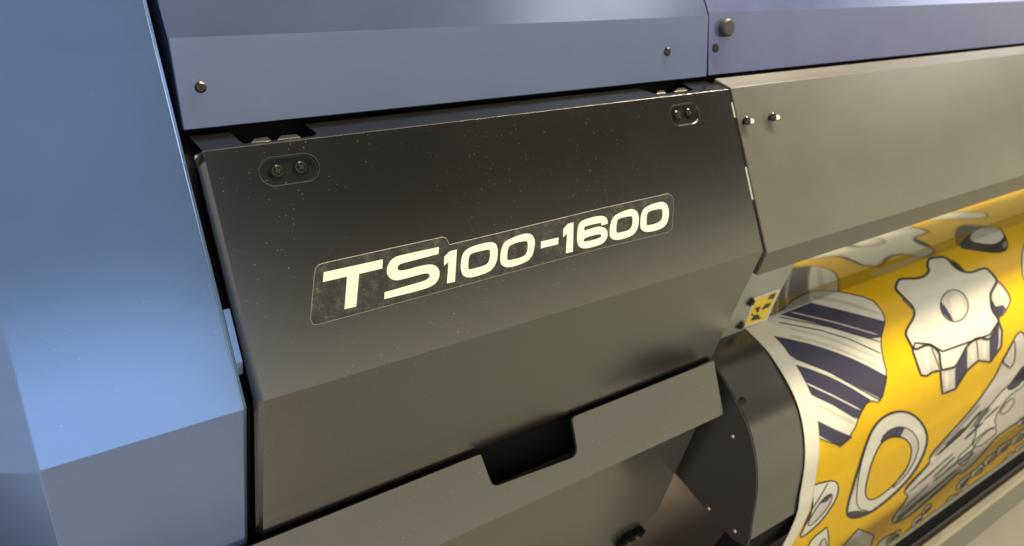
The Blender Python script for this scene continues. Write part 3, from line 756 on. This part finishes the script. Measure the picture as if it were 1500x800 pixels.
# ---- glossy plate, clear shield, bracket with warning label
YS = .032
zl1 = atY(1320, 377, YS)[2]; zl2 = atY(1320, 394, YS)[2]
print('shield z', zl1, zl2)
bm = bmesh.new(); extrude(bm, [(YS + .0025, zl1), (YS + .0025, -.033), (YS + .006, -.033), (YS + .006, zl1)], .505, 1.94); hp = part('heat_plate', bm, M['plate'])
bm = bmesh.new(); extrude(bm, [(YS, zl2), (YS, -.050), (YS + .0018, -.050), (YS + .0018, zl2)], .64, 1.94); part('clear_shield', bm, M['acrylic'])
bm = bmesh.new()
xj = atY(1147, 430, YS - .002)[0]
extrude(bm, [(YS - .002, zl2 - .001), (YS - .002, -.034), (YS + .0015, -.034), (YS + .0015, zl2 - .001)], .51, .6365, 0, 0)
extrude(bm, [(YS - .008, zl2 - .0035), (YS - .008, zl2 - .001), (YS + .0015, zl2 - .001), (YS + .0015, zl2 - .0035)], .51, .640, 0, 0)
br = part('shield_bracket', bm, M['bracket'])
def yp(u, v): p = atY(u, v, YS - .0023); return Vector(p)
b2 = bmesh.new()
def polyY(bm, pts, lift, mi, soft=False):
    p = chaikin(pts, ()) if soft else pts
    vs = [bm.verts.new(Vector(atY(u, v, YS - .0022 - lift))) for u, v in p]
    f = bm.faces.new(vs); f.material_index = mi
    g = bmesh.ops.triangulate(bm, faces=[f])
z2 = Z((1040, 380), 6.665)
polyY(b2, z2([(325, 665), (440, 375), (690, 283), (555, 595)]), 0, 1); polyY(b2, z2([(338, 648), (450, 390), (672, 306), (545, 580)]), .0002, 0)
polyY(b2, z2([(395, 545), (410, 530), (440, 545), (470, 535), (500, 580), (450, 590), (400, 600), (405, 580), (430, 575), (425, 555)]), .0004, 2)
polyY(b2, z2([(440, 475), (465, 470), (495, 455), (480, 500), (460, 530), (450, 500)]), .0004, 2)
polyY(b2, z2([(500, 490), (540, 440), (600, 420), (575, 465), (520, 490)]), .0004, 2)
polyY(b2, z2([(560, 400), (590, 345), (650, 325), (615, 395), (590, 385)]), .0004, 3)
part('warning_label', b2, [M['yellowlabel'], M['labelwhite'], M['ink_black'], M['brown']], br)
for u, v in ((1098, 441), (1083, 475)):
    b2 = bmesh.new(); p = yp(u, v); cyl(b2, p, (0, -1, 0), .0062, .0015, 28, mi=0); cyl(b2, p + Vector((0, -.0015, 0)), (0, -1, 0), .0046, .003, 28, mi=1); cyl(b2, p + Vector((0, -.0045, 0)), (0, -1, 0), .0022, .0002, 6, mi=2)
    part('screw', b2, [M['steel'], M['screw'], M['socket']], br)

# ---- take-up rail in front of the hanging sheet
def rz(v, z):
    p = on_plane(1500, v, (0, 0, z), (0, 0, 1)); return (p[1], p[2])
bm = bmesh.new()
P1 = rz(655, -.520); P2_ = rz(660, -.523); P3 = rz(676, -.545); P4 = rz(680, -.547); P5 = rz(687, -.556); P6 = rz(687, -.540); P7 = rz(697, -.543); P8 = rz(703, -.552); P9 = rz(731, -.600); P10 = rz(900, -.70)
def seg(a, b, mi, th=.004):
    a = np.array(a); b = np.array(b); d = b - a; nn = np.array([d[1], -d[0]]); nn /= np.linalg.norm(nn)
    if nn @ np.array([-1, .3]) > 0: nn = -nn
    extrude(bm, [tuple(a), tuple(b), tuple(b + nn * th), tuple(a + nn * th)], -.3, 2.6, mi=mi)
seg(P1, P2_, 0); seg(P2_, P3, 1); seg(P3, P4, 2); seg(P4, P5, 3); seg(P6, P7, 4, .003); seg(P7, P8, 4, .003); seg(P8, P9, 5); seg(P9, P10, 5)
rail = part('take_up_rail', bm, [M['tray'], M['void'], M['railblue'], M['brown'], M['rail'], M['tray']])
print('rail', P1, P5, P7, P10)

# ---- floor
bm = bmesh.new(); bm.faces.new([bm.verts.new(q) for q in ((-5, -.25, -.95), (6, -.25, -.95), (6, 6, -.95), (-5, 6, -.95))])
tag(link('floor', bm, M['floor']), 'plain brownish floor under the printer', None, kind='structure')

# ------------------------------------------------------------------ light
w = bpy.data.worlds.new('World'); S.world = w; w.use_nodes = True; nt_ = w.node_tree
class WN: pass
wn = WN(); wn.node_tree = nt_
tcw = nd(wn, 'ShaderNodeTexCoord').outputs['Generated']; sp = nd(wn, 'ShaderNodeSeparateXYZ'); lk(wn, tcw, sp.inputs[0])
th = math_(wn, 'ARCTAN2', sp.outputs[2], math_(wn, 'MULTIPLY', sp.outputs[1], -1.))
fac = math_(wn, 'DIVIDE', math_(wn, 'ADD', th, math.pi), 2 * math.pi)
def tp(d): return (d + 180) / 360
warm = [(-180, (.05, .05, .05)), (-120, (.25, .22, .16)), (-62, (.40, .36, .22)), (-55, (.58, .53, .34)), (-48, (.68, .62, .40)), (-30, (.62, .56, .38)), (-5, (1.0, .88, .62)), (12, (1.15, 1.05, .74)), (15, (1.0, .91, .64)), (18, (.70, .63, .46)), (20, (1.05, .86, .70)), (22.5, (1.1, .90, .72)), (25.5, (1.0, .92, .62)), (31, (1.5, 1.35, .90)), (35.5, (1.65, 1.48, .98)), (38, (.80, .72, .49)), (40, (.40, .36, .25)), (43, (.14, .13, .10)), (48, (.02, .02, .018)), (85, (.02, .02, .02)), (180, (.02, .02, .02))]
cool = [(-180, (.05, .05, .05)), (-120, (.25, .25, .25)), (-62, (.95, .72, .52)), (-30, (.80, .70, .60)), (-5, (.45, .45, .45)), (12, (1.1, .90, .74)), (22, (1.05, .90, .78)), (30, (1.45, 1.6, 1.75)), (42.6, (1.55, 1.85, 2.1)), (45.5, (.25, .29, .34)), (62, (.40, .45, .52)), (85, (.10, .10, .12)), (180, (.03, .03, .03))]
rw = ramp(wn, fac, [(tp(d), c) for d, c in warm]); rc_ = ramp(wn, fac, [(tp(d), c) for d, c in cool])
mr = nd(wn, 'ShaderNodeMapRange'); mr.interpolation_type = 'SMOOTHSTEP'; lk(wn, sp.outputs[0], mr.inputs[0]); mr.inputs[1].default_value = .17; mr.inputs[2].default_value = .245
colr = mixcol(wn, mr.outputs[0], rc_, rw)
ml = nd(wn, 'ShaderNodeMapRange'); ml.interpolation_type = 'SMOOTHSTEP'; lk(wn, sp.outputs[0], ml.inputs[0]); ml.inputs[1].default_value = -.15; ml.inputs[2].default_value = -.5
colr = mixcol(wn, ml.outputs[0], colr, (.95, .90, .85))
bg = nt_.nodes['Background']; lk(wn, colr, bg.inputs[0]); bg.inputs[1].default_value = 1.0
def area(name, loc, target, sx, sy, power, col):
    l = bpy.data.lights.new(name, 'AREA'); l.shape = 'RECTANGLE'; l.size = sx; l.size_y = sy; l.energy = power; l.color = col
    o = bpy.data.objects.new(name, l); C.objects.link(o); o.location = loc
    o.rotation_euler = (Vector(target) - Vector(loc)).to_track_quat('-Z', 'Y').to_euler(); return o
area('ceiling_lamp', (1.3, .49, 1.6), (1.2, 0, 0), 2.2, .10, 135, (1, .90, .68))
area('ceiling_lamp', (2.0, -.37, 1.97), (.4, .1, 0), .8, .5, 3, (1, .86, .62))
area('ceiling_lamp', (3.9, -.2, 1.45), (.9, .1, 0), 1.6, .6, 14, (1, .95, .86))

S.view_settings.view_transform = 'Standard'; S.view_settings.look = 'None'; S.view_settings.exposure = 0; S.view_settings.gamma = 1
S.render.resolution_x = 1024; S.render.resolution_y = 546
S.cycles.max_bounces = 8
